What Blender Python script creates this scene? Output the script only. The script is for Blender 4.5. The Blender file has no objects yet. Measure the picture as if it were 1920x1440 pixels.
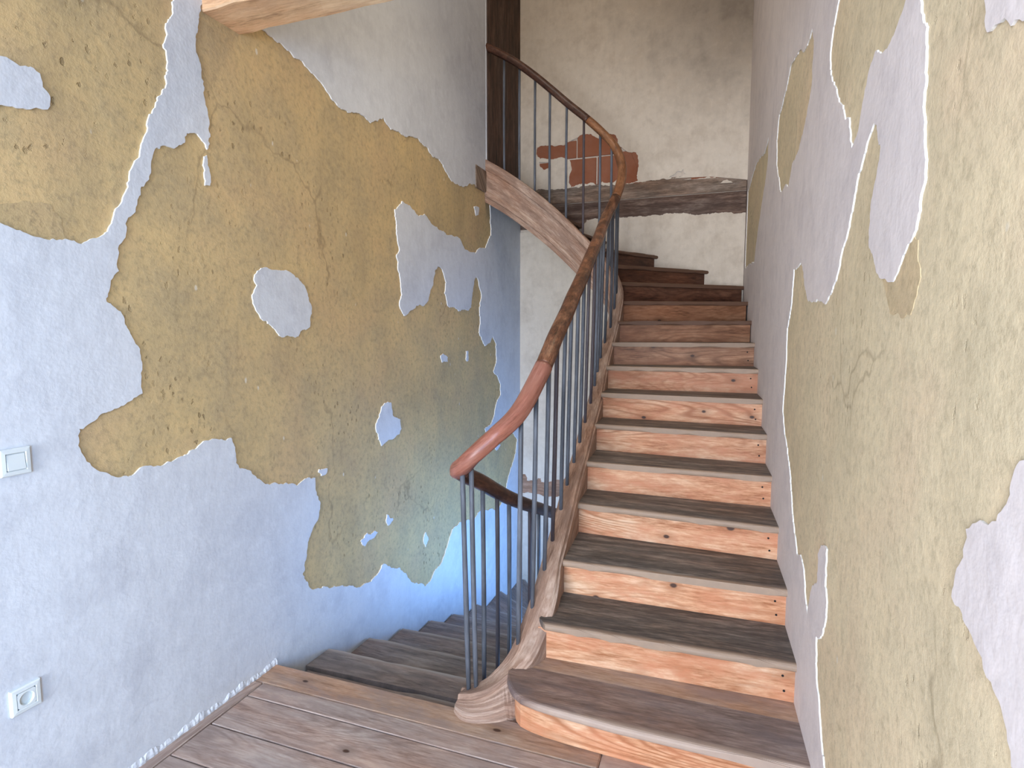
import bpy, bmesh, math, random
from mathutils import Vector, Matrix
random.seed(7)
C = bpy.context.scene.collection
SC = bpy.context.scene

# ------------------------------------------------------------------ camera, world, lights, exposure
cam_d = bpy.data.cameras.new('camera')
cam_d.sensor_width = 36.0
cam_d.lens = 1080.0 / 1920.0 * 36.0
cam_d.clip_start = 0.02
cam = bpy.data.objects.new('camera', cam_d)
C.objects.link(cam)
_Y = Vector((390.0, 100.0, -1080.0)).normalized()
_Z = Vector((0.0, -_Y.z, _Y.y)).normalized()
_X = _Y.cross(_Z)
cam.matrix_world = Matrix.Translation((0, 0, 1.6)) @ Matrix((_X, _Y, _Z)).to_4x4()
SC.camera = cam

world = bpy.data.worlds.new('world')
world.use_nodes = True
world.node_tree.nodes['Background'].inputs[0].default_value = (0.75, 0.85, 1.0, 1)
world.node_tree.nodes['Background'].inputs[1].default_value = 0.6
SC.world = world


def area(name, loc, target, sx, sy, power, color, spread=180):
    d = bpy.data.lights.new(name, 'AREA')
    d.shape = 'RECTANGLE'
    d.size, d.size_y = sx, sy
    d.energy, d.color = power, color
    d.spread = math.radians(spread)
    o = bpy.data.objects.new(name, d)
    C.objects.link(o)
    o.location = loc
    o.rotation_euler = (Vector(target) - Vector(loc)).to_track_quat('-Z', 'Y').to_euler()
    return o


# daylight from the landing's window behind the camera, from the stairwell window one storey below, from the window upstairs
area('landing_window_light', (-1.0, -3.6, 1.3), (-0.5, 4.0, 1.6), 2.0, 2.3, 222, (0.83, 0.90, 1.0))
area('side_window_light', (0.46, -0.9, 1.5), (-1.97, 1.5, 0.1), 1.3, 1.5, 50, (0.18, 0.50, 1.0), 130)
area('lower_window_light', (0.18, 3.75, -0.75), (-1.97, 3.9, -0.75), 1.5, 0.9, 44, (0.20, 0.46, 1.0), 120)
area('upper_window_light', (-1.4, 2.8, 5.0), (-0.4, 5.7, 3.0), 1.0, 1.0, 13, (1.0, 0.92, 0.80))
area('left_wall_warm_fill', (0.1, 3.1, 4.4), (-1.97, 2.9, 1.5), 0.6, 0.6, 5.5, (1.0, 0.84, 0.60), 90)  # unseen warm fill, added to brighten the middle of the left wall

SC.cycles.max_bounces = 6
SC.cycles.diffuse_bounces = 3
SC.cycles.glossy_bounces = 2
vs = SC.view_settings
SC.display_settings.display_device = 'sRGB'
vs.view_transform = 'Standard'
vs.look = 'None'
vs.exposure = 0.58
vs.gamma = 1.0
vs.use_curve_mapping = False

# ------------------------------------------------------------------ material helpers


class NT:
    def __init__(self, name):
        self.m = bpy.data.materials.new(name)
        self.m.use_nodes = True
        self.t = self.m.node_tree
        self.b = self.t.nodes['Principled BSDF']

    def n(self, typ, ins=None, **kw):
        x = self.t.nodes.new('ShaderNode' + typ)
        for k, v in kw.items():
            setattr(x, k, v)
        for k, v in (ins or {}).items():
            self.put(x.inputs[k], v)
        return x

    def put(self, sock, v):
        if isinstance(v, bpy.types.NodeSocket):
            self.t.links.new(v, sock)
        elif isinstance(v, bpy.types.Node):
            self.t.links.new(v.outputs[0], sock)
        else:
            sock.default_value = v

    def math(self, op, a, b=0.0, c=0.0, clamp=False):
        return self.n('Math', {0: a, 1: b, 2: c}, operation=op, use_clamp=clamp).outputs[0]

    def vmul(self, v, s):
        return self.n('VectorMath', {0: v, 1: s}, operation='MULTIPLY').outputs[0]

    def noise(self, v, scale=1.0, detail=4.0, rough=0.55, dist=0.0):
        return self.n('TexNoise', {'Vector': v, 'Scale': scale, 'Detail': detail, 'Roughness': rough, 'Distortion': dist}).outputs['Fac']

    def ramp(self, f, stops):
        r = self.n('ValToRGB', {0: f})
        e = r.color_ramp.elements
        while len(e) < len(stops):
            e.new(0.5)
        for k, (p, c) in zip(e, stops):
            k.position = p
            k.color = (c[0], c[1], c[2], 1) if hasattr(c, '__len__') else (c, c, c, 1)
        return r.outputs[0]

    def step(self, f, lo, hi):
        return self.n('MapRange', {0: f, 1: lo, 2: hi, 3: 0.0, 4: 1.0}, clamp=True).outputs[0]

    def mix(self, f, a, b, mode='MIX'):
        x = self.n('Mix', data_type='RGBA', blend_type=mode)
        self.put(x.inputs[0], f)
        self.put(x.inputs[6], a if not isinstance(a, tuple) else (*a, 1))
        self.put(x.inputs[7], b if not isinstance(b, tuple) else (*b, 1))
        return x.outputs[2]

    def out(self, col, rough=0.8, bump=None, strength=0.3, dist=0.01, spec=0.3):
        self.put(self.b.inputs['Base Color'], col if not isinstance(col, tuple) else (*col, 1))
        self.put(self.b.inputs['Roughness'], rough)
        self.b.inputs['Specular IOR Level'].default_value = spec
        if bump is not None:
            bn = self.n('Bump', {'Strength': strength, 'Distance': dist, 'Height': bump})
            self.put(self.b.inputs['Normal'], bn.outputs[0])
        return self.m


def S(r, g, b):
    f = lambda c: c / 255 / 12.92 if c <= 10 else ((c / 255 + 0.055) / 1.055) ** 2.4
    return (f(r), f(g), f(b))


def wood(name, dark, mid, light, ring=0.3, rough=0.65, knots=0.0, nose=None, stain=None, vary=0.25, su=1.0, sv=1.0, bump=0.25):
    """Grain runs along the u of the UV map, which is in metres."""
    t = NT(name)
    uv = t.n('UVMap').outputs[0]
    rnd = t.n('ObjectInfo').outputs['Random']
    off = t.n('CombineXYZ', {0: t.math('MULTIPLY', rnd, 137.0), 1: t.math('MULTIPLY', rnd, 53.0), 2: t.math('MULTIPLY', rnd, 31.0)}).outputs[0]
    p = t.n('VectorMath', {0: t.vmul(uv, (su, sv, 1)), 1: off}, operation='ADD').outputs[0]
    g1 = t.noise(t.vmul(p, (3.0, 22, 1)), 1, 6, 0.66)
    g2 = t.noise(t.vmul(p, (0.8, 5.5, 1)), 1, 1.0, 0.35, 0.25)
    rg = t.math('MULTIPLY_ADD', t.math('SINE', t.math('MULTIPLY_ADD', g2, 150.0, t.math('MULTIPLY', g1, 3.0))), 0.5, 0.5)
    rg = t.math('POWER', rg, 3.0)
    g3 = t.noise(t.vmul(p, (16, 150, 1)), 1, 4, 0.65)
    f = t.math('ADD', t.math('MULTIPLY', g1, 0.6), t.math('MULTIPLY', g3, 0.4))
    col = t.ramp(f, [(0.36, dark), (0.48, mid), (0.62, light)])
    col = t.mix(t.math('MULTIPLY', rg, t.math('MULTIPLY', ring, t.step(t.noise(t.vmul(p, (0.9, 3.5, 1)), 1.0, 2), 0.38, 0.6))), col, dark)
    blot = t.noise(t.vmul(p, (1.4, 5, 1)), 1.0, 4, 0.6)
    col = t.mix(t.step(blot, 0.35, 0.75), col, t.mix(1.0, col, S(255, 226, 206), 'MULTIPLY'))
    if stain:
        sn = t.noise(t.vmul(p, (3.0, 9.0, 1)), 1.3, 6, 0.68)
        col = t.mix(t.math('MULTIPLY', t.step(sn, 0.45, 0.62), stain[1]), col, stain[0])
    if knots:
        vo = t.n('TexVoronoi', {'Vector': t.vmul(p, (3.2, 6.0, 0)), 'Scale': 1.0}, voronoi_dimensions='2D')
        gate = t.math('GREATER_THAN', t.n('SeparateColor', {0: vo.outputs['Color']}).outputs[0], 1 - knots)
        wob = t.math('ADD', vo.outputs['Distance'], t.math('MULTIPLY', t.math('SUBTRACT', g1, 0.5), 0.07))
        k = t.math('MULTIPLY', t.math('SUBTRACT', 1.0, t.step(wob, 0.035, 0.06)), gate)
        halo = t.math('MULTIPLY', t.math('SUBTRACT', 1.0, t.step(wob, 0.06, 0.22)), gate)
        col = t.mix(t.math('MULTIPLY', halo, 0.5), col, dark)
        col = t.mix(k, col, (0.07, 0.032, 0.02))
    if nose:
        vv = t.n('SeparateXYZ', {0: uv}).outputs[1]
        vv = t.math('ADD', vv, t.math('MULTIPLY', t.math('SUBTRACT', g1, 0.5), 0.05))
        col = t.mix(t.math('SUBTRACT', 1.0, t.step(vv, 0.008, 0.030)), col, t.mix(t.math('MULTIPLY', g3, 0.5), nose, mid))
    if vary:
        br = t.math('MULTIPLY_ADD', rnd, vary, 1.0 - vary / 2)
        col = t.mix(1.0, col, t.n('CombineColor', {0: br, 1: br, 2: br}).outputs[0], 'MULTIPLY')
    h = t.math('SUBTRACT', g3, t.math('MULTIPLY', rg, ring))
    return t.out(col, rough, h, bump, 0.002, 0.35)


def plaster(name, base, dirt, dirt_amt=0.5, seed=0.0, cloud=None):
    t = NT(name)
    o = t.n('VectorMath', {0: t.n('TexCoord').outputs['Object'], 1: (seed, seed * 2, seed * 3)}, operation='ADD').outputs[0]
    n1 = t.noise(o, 1.3, 5, 0.6)
    n2 = t.noise(o, 5.5, 4, 0.6)
    n3 = t.noise(t.vmul(o, (14, 14, 2.2)), 1.0, 4, 0.6)
    n4 = t.noise(o, 60, 2, 0.6)
    col = t.mix(t.math('MULTIPLY', t.step(n2, 0.5, 0.75), dirt_amt), base, dirt)
    col = t.mix(t.math('MULTIPLY', t.step(n1, 0.5, 0.72), dirt_amt * 0.7), col, dirt)
    col = t.mix(t.math('MULTIPLY', t.step(n3, 0.5, 0.8), dirt_amt * 0.5), col, dirt)
    n5 = t.noise(o, 17, 4, 0.68)
    col = t.mix(t.math('MULTIPLY', t.step(n5, 0.52, 0.74), 0.45), col, t.mix(1.0, base, (1.16, 1.16, 1.16), 'MULTIPLY'))
    col = t.mix(t.math('MULTIPLY', t.step(n5, 0.46, 0.28), dirt_amt * 0.5), col, dirt)
    col = t.mix(t.math('MULTIPLY', t.step(n4, 0.62, 0.8), 0.25), col, (0.92, 0.92, 0.93))
    if cloud:  # darker cloud towards a place on the wall
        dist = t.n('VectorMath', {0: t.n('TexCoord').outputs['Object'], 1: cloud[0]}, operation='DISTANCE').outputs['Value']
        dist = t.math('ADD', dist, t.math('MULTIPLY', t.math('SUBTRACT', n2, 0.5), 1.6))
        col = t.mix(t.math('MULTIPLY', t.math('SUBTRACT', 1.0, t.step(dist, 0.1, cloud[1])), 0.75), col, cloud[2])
    # thin scratches
    wv = t.n('VectorMath', {0: t.vmul(o, (2.6, 2.6, 1.3)), 1: t.vmul(t.n('TexNoise', {'Vector': o, 'Scale': 2.5, 'Detail': 3.0}).outputs['Color'], (0.7, 0.7, 0.7))}, operation='ADD').outputs[0]
    vo = t.n('TexVoronoi', {'Vector': wv, 'Scale': 1.0}, feature='DISTANCE_TO_EDGE')
    sc = t.math('MULTIPLY', t.math('SUBTRACT', 1.0, t.step(vo.outputs[0], 0.0, 0.010)), t.step(t.noise(o, 2.3, 2), 0.56, 0.66))
    col = t.mix(t.math('MULTIPLY', sc, 0.22), col, dirt)
    h = t.math('ADD', t.math('ADD', n2, t.math('MULTIPLY', n5, 0.35)), t.math('ADD', t.math('MULTIPLY', n4, 0.12), t.math('MULTIPLY', n3, 0.2)))
    return t.out(col, 0.85, h, 0.4, 0.012, 0.25)


def clay(name, c1, c2, c3, seed=0.0, pit=1.0):
    t = NT(name)
    o = t.n('VectorMath', {0: t.n('TexCoord').outputs['Object'], 1: (seed, seed * 2, seed * 3)}, operation='ADD').outputs[0]
    n1 = t.noise(o, 0.9, 4, 0.55)
    n2 = t.noise(o, 4.0, 5, 0.64)
    n3 = t.noise(o, 34, 4, 0.74)
    n4 = t.noise(t.vmul(o, (5, 5, 1.1)), 1.0, 4, 0.6)
    n6 = t.noise(t.n('VectorMath', {0: o, 1: (7.3, 2.1, 5.5)}, operation='ADD').outputs[0], 2.2, 4, 0.62)
    col = t.mix(t.step(n1, 0.38, 0.64), c1, c2)
    col = t.mix(t.math('MULTIPLY', t.step(n2, 0.40, 0.70), 0.75), col, c3)
    col = t.mix(t.math('MULTIPLY', t.step(n6, 0.50, 0.70), 0.40), col, t.mix(1.0, c2, (1.08, 0.96, 0.98), 'MULTIPLY'))
    col = t.mix(t.math('MULTIPLY', t.step(n6, 0.45, 0.28), 0.45), col, t.mix(1.0, c3, (0.90, 0.92, 0.88), 'MULTIPLY'))
    col = t.mix(t.math('MULTIPLY', t.step(n3, 0.50, 0.68), 0.55), col, t.mix(1.0, c3, (0.76, 0.74, 0.70), 'MULTIPLY'))
    col = t.mix(t.math('MULTIPLY', t.step(n3, 0.46, 0.32), 0.35), col, t.mix(1.0, c1, (1.12, 1.10, 1.06), 'MULTIPLY'))
    col = t.mix(t.math('MULTIPLY', t.step(n4, 0.52, 0.75), 0.35), col, t.mix(1.0, c3, (0.84, 0.80, 0.74), 'MULTIPLY'))
    # pits where trowel and straw left holes
    vo = t.n('TexVoronoi', {'Vector': t.vmul(o, (30, 30, 17)), 'Scale': 1.0})
    wob = t.math('ADD', vo.outputs['Distance'], t.math('MULTIPLY', t.math('SUBTRACT', n3, 0.5), 1.1))
    pm = t.math('MULTIPLY', t.math('SUBTRACT', 1.0, t.step(wob, 0.08, 0.2)), t.step(t.noise(o, 2.2, 3), 0.5, 0.64))
    pm = t.math('MULTIPLY', pm, pit)
    col = t.mix(t.math('MULTIPLY', pm, 0.7), col, t.mix(1.0, c3, (0.5, 0.46, 0.4), 'MULTIPLY'))
    # pale lime flecks
    v2 = t.n('TexVoronoi', {'Vector': t.vmul(o, (13, 13, 7)), 'Scale': 1.0})
    g = t.math('GREATER_THAN', t.n('SeparateColor', {0: v2.outputs['Color']}).outputs[1], 0.80)
    fl = t.math('MULTIPLY', t.math('SUBTRACT', 1.0, t.step(t.math('ADD', v2.outputs['Distance'], t.math('MULTIPLY', t.math('SUBTRACT', n3, 0.5), 0.16)), 0.06, 0.10)), g)
    col = t.mix(t.math('MULTIPLY', fl, 0.8), col, (0.72, 0.66, 0.54))
    # hairline cracks
    v3 = t.n('TexVoronoi', {'Vector': t.n('VectorMath', {0: t.vmul(o, (1.5, 1.5, 1.1)), 1: t.vmul(t.n('TexNoise', {'Vector': o, 'Scale': 3.0, 'Detail': 4.0}).outputs['Color'], (0.5, 0.5, 0.5))}, operation='ADD').outputs[0], 'Scale': 1.0}, feature='DISTANCE_TO_EDGE')
    cr = t.math('MULTIPLY', t.math('SUBTRACT', 1.0, t.step(v3.outputs[0], 0.0, 0.012)), t.step(t.noise(o, 1.1, 2), 0.5, 0.6))
    col = t.mix(t.math('MULTIPLY', cr, 0.5), col, t.mix(1.0, c3, (0.5, 0.45, 0.4), 'MULTIPLY'))
    h = t.math('ADD', t.math('MULTIPLY', n2, 0.7), t.math('MULTIPLY', n3, 0.30))
    h = t.math('SUBTRACT', h, t.math('MULTIPLY', pm, 0.5))
    return t.out(col, 0.92, h, 0.7, 0.011, 0.15)


def plain(name, col, rough=0.5, metal=0.0, mottle=0.0):
    t = NT(name)
    c = col
    if mottle:
        o = t.n('TexCoord').outputs['Object']
        rnd = t.n('ObjectInfo').outputs['Random']
        n = t.noise(t.vmul(o, (30, 30, 5)), 1, 5, 0.65)
        c = t.mix(t.step(n, 0.42, 0.7), col, tuple(min(1, x * (1 + 3 * mottle)) for x in col))
        c = t.mix(t.math('MULTIPLY', t.step(rnd, 0.72, 0.8), 0.65), c, S(72, 50, 48))
    t.b.inputs['Metallic'].default_value = metal
    return t.out(c, rough, spec=0.4)


M = {}
M['plaster_left'] = plaster('white_plaster', S(214, 217, 223), S(174, 176, 186), 0.38, 1.0)
M['plaster_right'] = plaster('white_plaster_right', S(230, 219, 214), S(192, 182, 182), 0.4, 4.0)
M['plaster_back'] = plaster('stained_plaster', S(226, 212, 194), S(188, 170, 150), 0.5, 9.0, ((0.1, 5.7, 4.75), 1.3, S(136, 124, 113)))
M['plaster_edge'] = plain('broken_plaster_edge', S(244, 243, 241), 0.9)
M['clay_left'] = clay('ochre_clay', S(212, 184, 134), S(200, 175, 132), S(176, 158, 126), 0.0, 1.0)
M['clay_right'] = clay('pale_ochre_clay', S(230, 210, 174), S(222, 204, 168), S(206, 190, 158), 5.0, 0.5)
M['clay_dark'] = clay('damp_clay', S(196, 172, 128), S(184, 162, 124), S(164, 147, 118), 1.0, 1.0)
M['clay_dark_right'] = clay('brown_clay', S(214, 190, 150), S(206, 184, 146), S(192, 172, 138), 6.0, 0.5)
M['mortar'] = plaster('lime_mortar', S(215, 200, 184), S(170, 150, 132), 0.6, 3.0)
M['brick'] = clay('red_brick', S(152, 96, 70), S(140, 84, 60), S(166, 114, 92), 2.0, 0.6)
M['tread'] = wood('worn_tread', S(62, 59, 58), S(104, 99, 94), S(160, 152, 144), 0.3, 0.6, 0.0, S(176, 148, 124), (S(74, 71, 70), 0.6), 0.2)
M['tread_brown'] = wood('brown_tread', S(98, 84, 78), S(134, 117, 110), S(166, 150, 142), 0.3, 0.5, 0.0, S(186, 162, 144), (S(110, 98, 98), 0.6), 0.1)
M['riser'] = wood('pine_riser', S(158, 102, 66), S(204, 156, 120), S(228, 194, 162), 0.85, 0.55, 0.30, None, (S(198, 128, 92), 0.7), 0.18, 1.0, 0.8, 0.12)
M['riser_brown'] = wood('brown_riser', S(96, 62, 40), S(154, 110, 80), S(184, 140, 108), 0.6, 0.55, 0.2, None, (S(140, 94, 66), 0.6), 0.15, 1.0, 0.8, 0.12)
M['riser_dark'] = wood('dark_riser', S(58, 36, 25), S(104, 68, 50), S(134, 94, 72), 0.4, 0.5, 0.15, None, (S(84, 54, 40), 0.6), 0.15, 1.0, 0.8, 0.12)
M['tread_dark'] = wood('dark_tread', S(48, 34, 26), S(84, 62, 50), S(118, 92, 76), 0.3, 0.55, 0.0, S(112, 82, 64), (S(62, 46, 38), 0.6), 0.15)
M['plank'] = wood('floor_plank', S(126, 107, 98), S(166, 148, 139), S(192, 178, 169), 0.5, 0.5, 0.08, None, (S(146, 129, 122), 0.5), 0.14, 1.0, 1.0, 0.15)
M['plank_orange'] = wood('orange_plank', S(132, 104, 84), S(172, 144, 122), S(196, 172, 152), 0.35, 0.5, 0.06, None, (S(150, 130, 122), 0.7), 0.05, 1.0, 1.0, 0.15)
M['lower_tread'] = wood('dusty_lower_tread', S(98, 90, 87), S(138, 128, 123), S(168, 158, 152), 0.3, 0.65, 0.0, S(176, 166, 158), (S(110, 102, 99), 0.5), 0.12)
M['stringer'] = wood('bare_stringer', S(116, 91, 76), S(162, 136, 119), S(200, 180, 164), 0.12, 0.7, 0.0, None, (S(132, 105, 90), 0.75), 0.0)
M['beam'] = wood('beam_timber', S(168, 134, 104), S(222, 190, 152), S(240, 214, 178), 0.15, 0.75, 0.0, None, (S(196, 156, 124), 0.6), 0.0)
M['old_timber'] = wood('grey_timber', S(88, 76, 68), S(136, 120, 106), S(176, 160, 146), 0.2, 0.85, 0.0, None, (S(104, 88, 76), 0.7), 0.05, 1.0, 1.0, 0.6)
M['old_timber_dark'] = wood('dark_grey_timber', S(68, 54, 47), S(108, 90, 80), S(150, 132, 120), 0.2, 0.85, 0.0, None, (S(84, 66, 58), 0.7), 0.05, 1.0, 1.0, 0.6)
M['brown_timber'] = wood('brown_timber', S(120, 94, 76), S(170, 140, 118), S(200, 172, 150), 0.2, 0.85, 0.0, None, (S(140, 110, 90), 0.6), 0.05)
M['post'] = wood('dark_post', S(40, 29, 24), S(78, 59, 50), S(112, 90, 76), 0.2, 0.7, 0.0, None, (S(52, 38, 32), 0.65), 0.2)
M['rail_red'] = wood('rail_red', S(120, 76, 62), S(154, 102, 88), S(176, 128, 112), 0.08, 0.32, 0.0, None, (S(138, 92, 76), 0.5), 0.0, 1.2)
M['rail_mid'] = wood('rail_brown', S(56, 36, 26), S(112, 76, 55), S(158, 116, 88), 0.1, 0.4, 0.0, None, (S(58, 38, 28), 0.75), 0.0, 2.5, 1.0)
M['rail_orange'] = wood('rail_orange', S(86, 56, 36), S(142, 98, 66), S(170, 124, 88), 0.1, 0.4, 0.0, None, (S(92, 60, 42), 0.6), 0.0, 1.5)
M['rail_dark'] = wood('rail_dark', S(44, 28, 22), S(82, 56, 46), S(118, 88, 72), 0.1, 0.38, 0.0, None, (S(56, 38, 31), 0.7), 0.0, 2.0)
M['iron'] = plain('painted_iron', S(80, 83, 90), 0.5, 0.0, 0.3)
M['white_plastic'] = plain('white_plastic', S(220, 226, 226), 0.35)
M['steel'] = plain('steel_pin', S(170, 165, 160), 0.3, 1.0)
M['hole'] = plain('socket_hole', S(25, 22, 22), 0.8)
M['rubble'] = clay('rubble_fill', S(140, 124, 104), S(118, 106, 92), S(104, 92, 80), 8.0, 1.0)

# ------------------------------------------------------------------ geometry helpers


def tag(o, label=None, cat=None, group=None, kind=None):
    for k, v in (('label', label), ('category', cat), ('group', group), ('kind', kind)):
        if v:
            o[k] = v
    return o


def empty(name, loc=(0, 0, 0)):
    o = bpy.data.objects.new(name, None)
    C.objects.link(o)
    o.location = loc
    return o


def link(name, me, mat, parent=None, smooth=False):
    for m in (mat if isinstance(mat, (list, tuple)) else [mat]):
        me.materials.append(m)
    if smooth:
        for p in me.polygons:
            p.use_smooth = True
    o = bpy.data.objects.new(name, me)
    C.objects.link(o)
    if parent is not None:
        o.parent = parent
        o.matrix_parent_inverse = Matrix.Translation(-parent.location)
    return o


def planar_uv(me, g, origin=(0, 0, 0), front=None):
    """u = metres along the grain g; v = metres across, measured from a front line if given."""
    g = Vector(g).normalized()
    o = Vector(origin)
    uvl = me.uv_layers.new(name='UVMap')
    for poly in me.polygons:
        nrm = poly.normal
        dom = max(range(3), key=lambda q: abs(nrm[q]))
        if abs(nrm[dom]) > 0.8:
            nrm = Vector([math.copysign(1, nrm[q]) if q == dom else 0 for q in range(3)])
        ax = g.cross(nrm)
        if ax.length < 0.2:
            ax = g.orthogonal()
        ax.normalize()
        for li in poly.loop_indices:
            p = me.vertices[me.loops[li].vertex_index].co - o
            u = p.dot(g)
            v = p.dot(front) if front is not None else p.dot(ax)
            if front is not None and abs(nrm.dot(front)) > 0.7:
                v = v + 0.15 * p.z
            uvl.data[li].uv = (u, v)


def from_bm(bm, name='m'):
    bmesh.ops.recalc_face_normals(bm, faces=bm.faces)
    me = bpy.data.meshes.new(name)
    bm.to_mesh(me)
    bm.free()
    return me


def box_mesh(x0, x1, y0, y1, z0, z1, bev=0.003, g=(1, 0, 0), seg=1):
    bm = bmesh.new()
    bmesh.ops.create_cube(bm, size=1)
    for v in bm.verts:
        v.co = Vector((x0 + (v.co.x + .5) * (x1 - x0), y0 + (v.co.y + .5) * (y1 - y0), z0 + (v.co.z + .5) * (z1 - z0)))
    if bev:
        bmesh.ops.bevel(bm, geom=list(bm.edges), offset=bev, segments=seg, affect='EDGES')
    me = from_bm(bm)
    planar_uv(me, g)
    return me


def box(name, x0, x1, y0, y1, z0, z1, mat, parent=None, bev=0.003, g=(1, 0, 0), seg=1):
    return link(name, box_mesh(x0, x1, y0, y1, z0, z1, bev, g, seg), mat, parent)


def rag(pts, step=0.014, amp=0.2, cap=0.006, seed=1, closed=True):
    """Breaks a traced outline into short ragged bits, as torn plaster is."""
    rn = random.Random(seed)
    out = []
    n = len(pts)
    for i in range(n if closed else n - 1):
        a, b = Vector(pts[i]), Vector(pts[(i + 1) % n])
        def sub(a, b, d=0):
            L = (b - a).length
            if L < step or d > 7:
                return [a]
            nrm = Vector((-(b - a).y, (b - a).x)) / max(L, 1e-6)
            m = (a + b) / 2 + nrm * max(-cap, min(cap, rn.gauss(0, amp * L * 0.5)))
            return sub(a, m, d + 1) + sub(m, b, d + 1)
        out += sub(a, b)
    return out


def skin(name, loops, fn, thick, mats, parent=None, kind=None):
    """Thin layer with holes: filled 2D curve given a thickness, then laid on a wall by fn(u, v, w)."""
    cu = bpy.data.curves.new('tmp', 'CURVE')
    cu.dimensions = '2D'
    cu.fill_mode = 'BOTH'
    cu.extrude = thick / 2
    for lp in loops:
        s = cu.splines.new('POLY')
        s.points.add(len(lp) - 1)
        for q, p in zip(s.points, lp):
            q.co = (p[0], p[1], 0, 1)
        s.use_cyclic_u = True
    ob = bpy.data.objects.new('tmp', cu)
    C.objects.link(ob)
    dg = bpy.context.evaluated_depsgraph_get()
    me = bpy.data.meshes.new_from_object(ob.evaluated_get(dg))
    bpy.data.objects.remove(ob)
    me.materials.clear()
    bm = bmesh.new()
    bm.from_mesh(me)
    bmesh.ops.remove_doubles(bm, verts=bm.verts, dist=0.0002)
    for v in bm.verts:
        v.co = fn(v.co.x, v.co.y, v.co.z + thick / 2)
    bmesh.ops.recalc_face_normals(bm, faces=bm.faces)
    nw = (Vector(fn(0, 0, 1)) - Vector(fn(0, 0, 0))).normalized()
    for f in bm.faces:
        f.material_index = 1 if abs(f.normal.dot(nw)) < 0.5 else 0
        f.smooth = False
    me2 = bpy.data.meshes.new(name)
    bm.to_mesh(me2)
    bm.free()
    o = link(name, me2, mats, parent)
    if kind:
        o['kind'] = kind
    return o


def spline(st, per=10):
    """Catmull-Rom through tuples."""
    out = []
    n = len(st)
    for i in range(n - 1):
        p0, p1, p2, p3 = (Vector(st[max(0, i - 1)]), Vector(st[i]), Vector(st[i + 1]), Vector(st[min(n - 1, i + 2)]))
        for j in range(per):
            t = j / per
            out.append(0.5 * ((2 * p1) + (p2 - p0) * t + (2 * p0 - 5 * p1 + 4 * p2 - p3) * t * t + (3 * p1 - p0 - 3 * p2 + p3) * t ** 3))
    out.append(Vector(st[-1]))
    return out


def sweep_mesh(rings, closed_profile=True, cap=True, uv_u=None):
    """rings: list of lists of points. UV u = length along, v = length around."""
    n, m = len(rings), len(rings[0])
    vs = [tuple(p) for r in rings for p in r]
    fs, uvs = [], []
    us = [0.0]
    for i in range(1, n):
        us.append(us[-1] + (Vector(rings[i][0]) - Vector(rings[i - 1][0])).length)
    vv = [0.0]
    for j in range(1, m + 1):
        vv.append(vv[-1] + (Vector(rings[n // 2][j % m]) - Vector(rings[n // 2][j - 1])).length)
    for i in range(n - 1):
        for j in range(m if closed_profile else m - 1):
            k = (j + 1) % m
            fs.append((i * m + j, i * m + k, (i + 1) * m + k, (i + 1) * m + j))
            uvs += [(us[i], vv[j]), (us[i], vv[j + 1]), (us[i + 1], vv[j + 1]), (us[i + 1], vv[j])]
    if cap:
        for base in (0, (n - 1) * m):
            fs.append(tuple(base + j for j in range(m)))
            for j in range(m):
                p = Vector(rings[0 if base == 0 else n - 1][j])
                uvs.append((p.z, p.x + p.y))
    me = bpy.data.meshes.new('sweep')
    me.from_pydata(vs, [], fs)
    ul = me.uv_layers.new(name='UVMap')
    for i, c in enumerate(uvs):
        ul.data[i].uv = c
    bm = bmesh.new()
    bm.from_mesh(me)
    bmesh.ops.recalc_face_normals(bm, faces=bm.faces)
    bm.to_mesh(me)
    bm.free()
    return me


# ------------------------------------------------------------------ outlines of the torn plaster, in metres on each wall
OCHRE_A = [(1.743,3.028), (1.731,2.925), (1.723,2.838), (1.716,2.786), (1.684,2.736), (1.686,2.696), (1.667,2.653), (1.678,2.637), (1.682,2.597), (1.668,2.536), (1.666,2.497), (1.631,2.44), (1.613,2.406), (1.592,2.371), (1.585,2.329), (1.564,2.281), (1.554,2.252), (1.537,2.207), (1.513,2.167), (1.503,2.125), (1.486,2.081), (1.466,2.037), (1.439,1.993), (1.43,1.965), (1.416,1.943), (1.395,1.92), (1.355,1.902), (1.335,1.889), (1.314,1.882), (1.287,1.889), (1.276,1.891), (1.203,1.884), (1.166,1.891), (1.131,1.9), (1.103,1.909), (0.973,1.958), (0.821,1.931), (0.641,1.932), (0.563,2.175), (0.639,2.549), (0.912,2.697)]
OCHRE_A_ISLAND = [(1.136,2.386), (1.16,2.385), (1.19,2.381), (1.219,2.387), (1.236,2.378), (1.252,2.332), (1.26,2.306), (1.251,2.278), (1.229,2.273), (1.156,2.254), (1.126,2.248), (1.032,2.204), (0.982,2.256), (1.06,2.348)]
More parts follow.
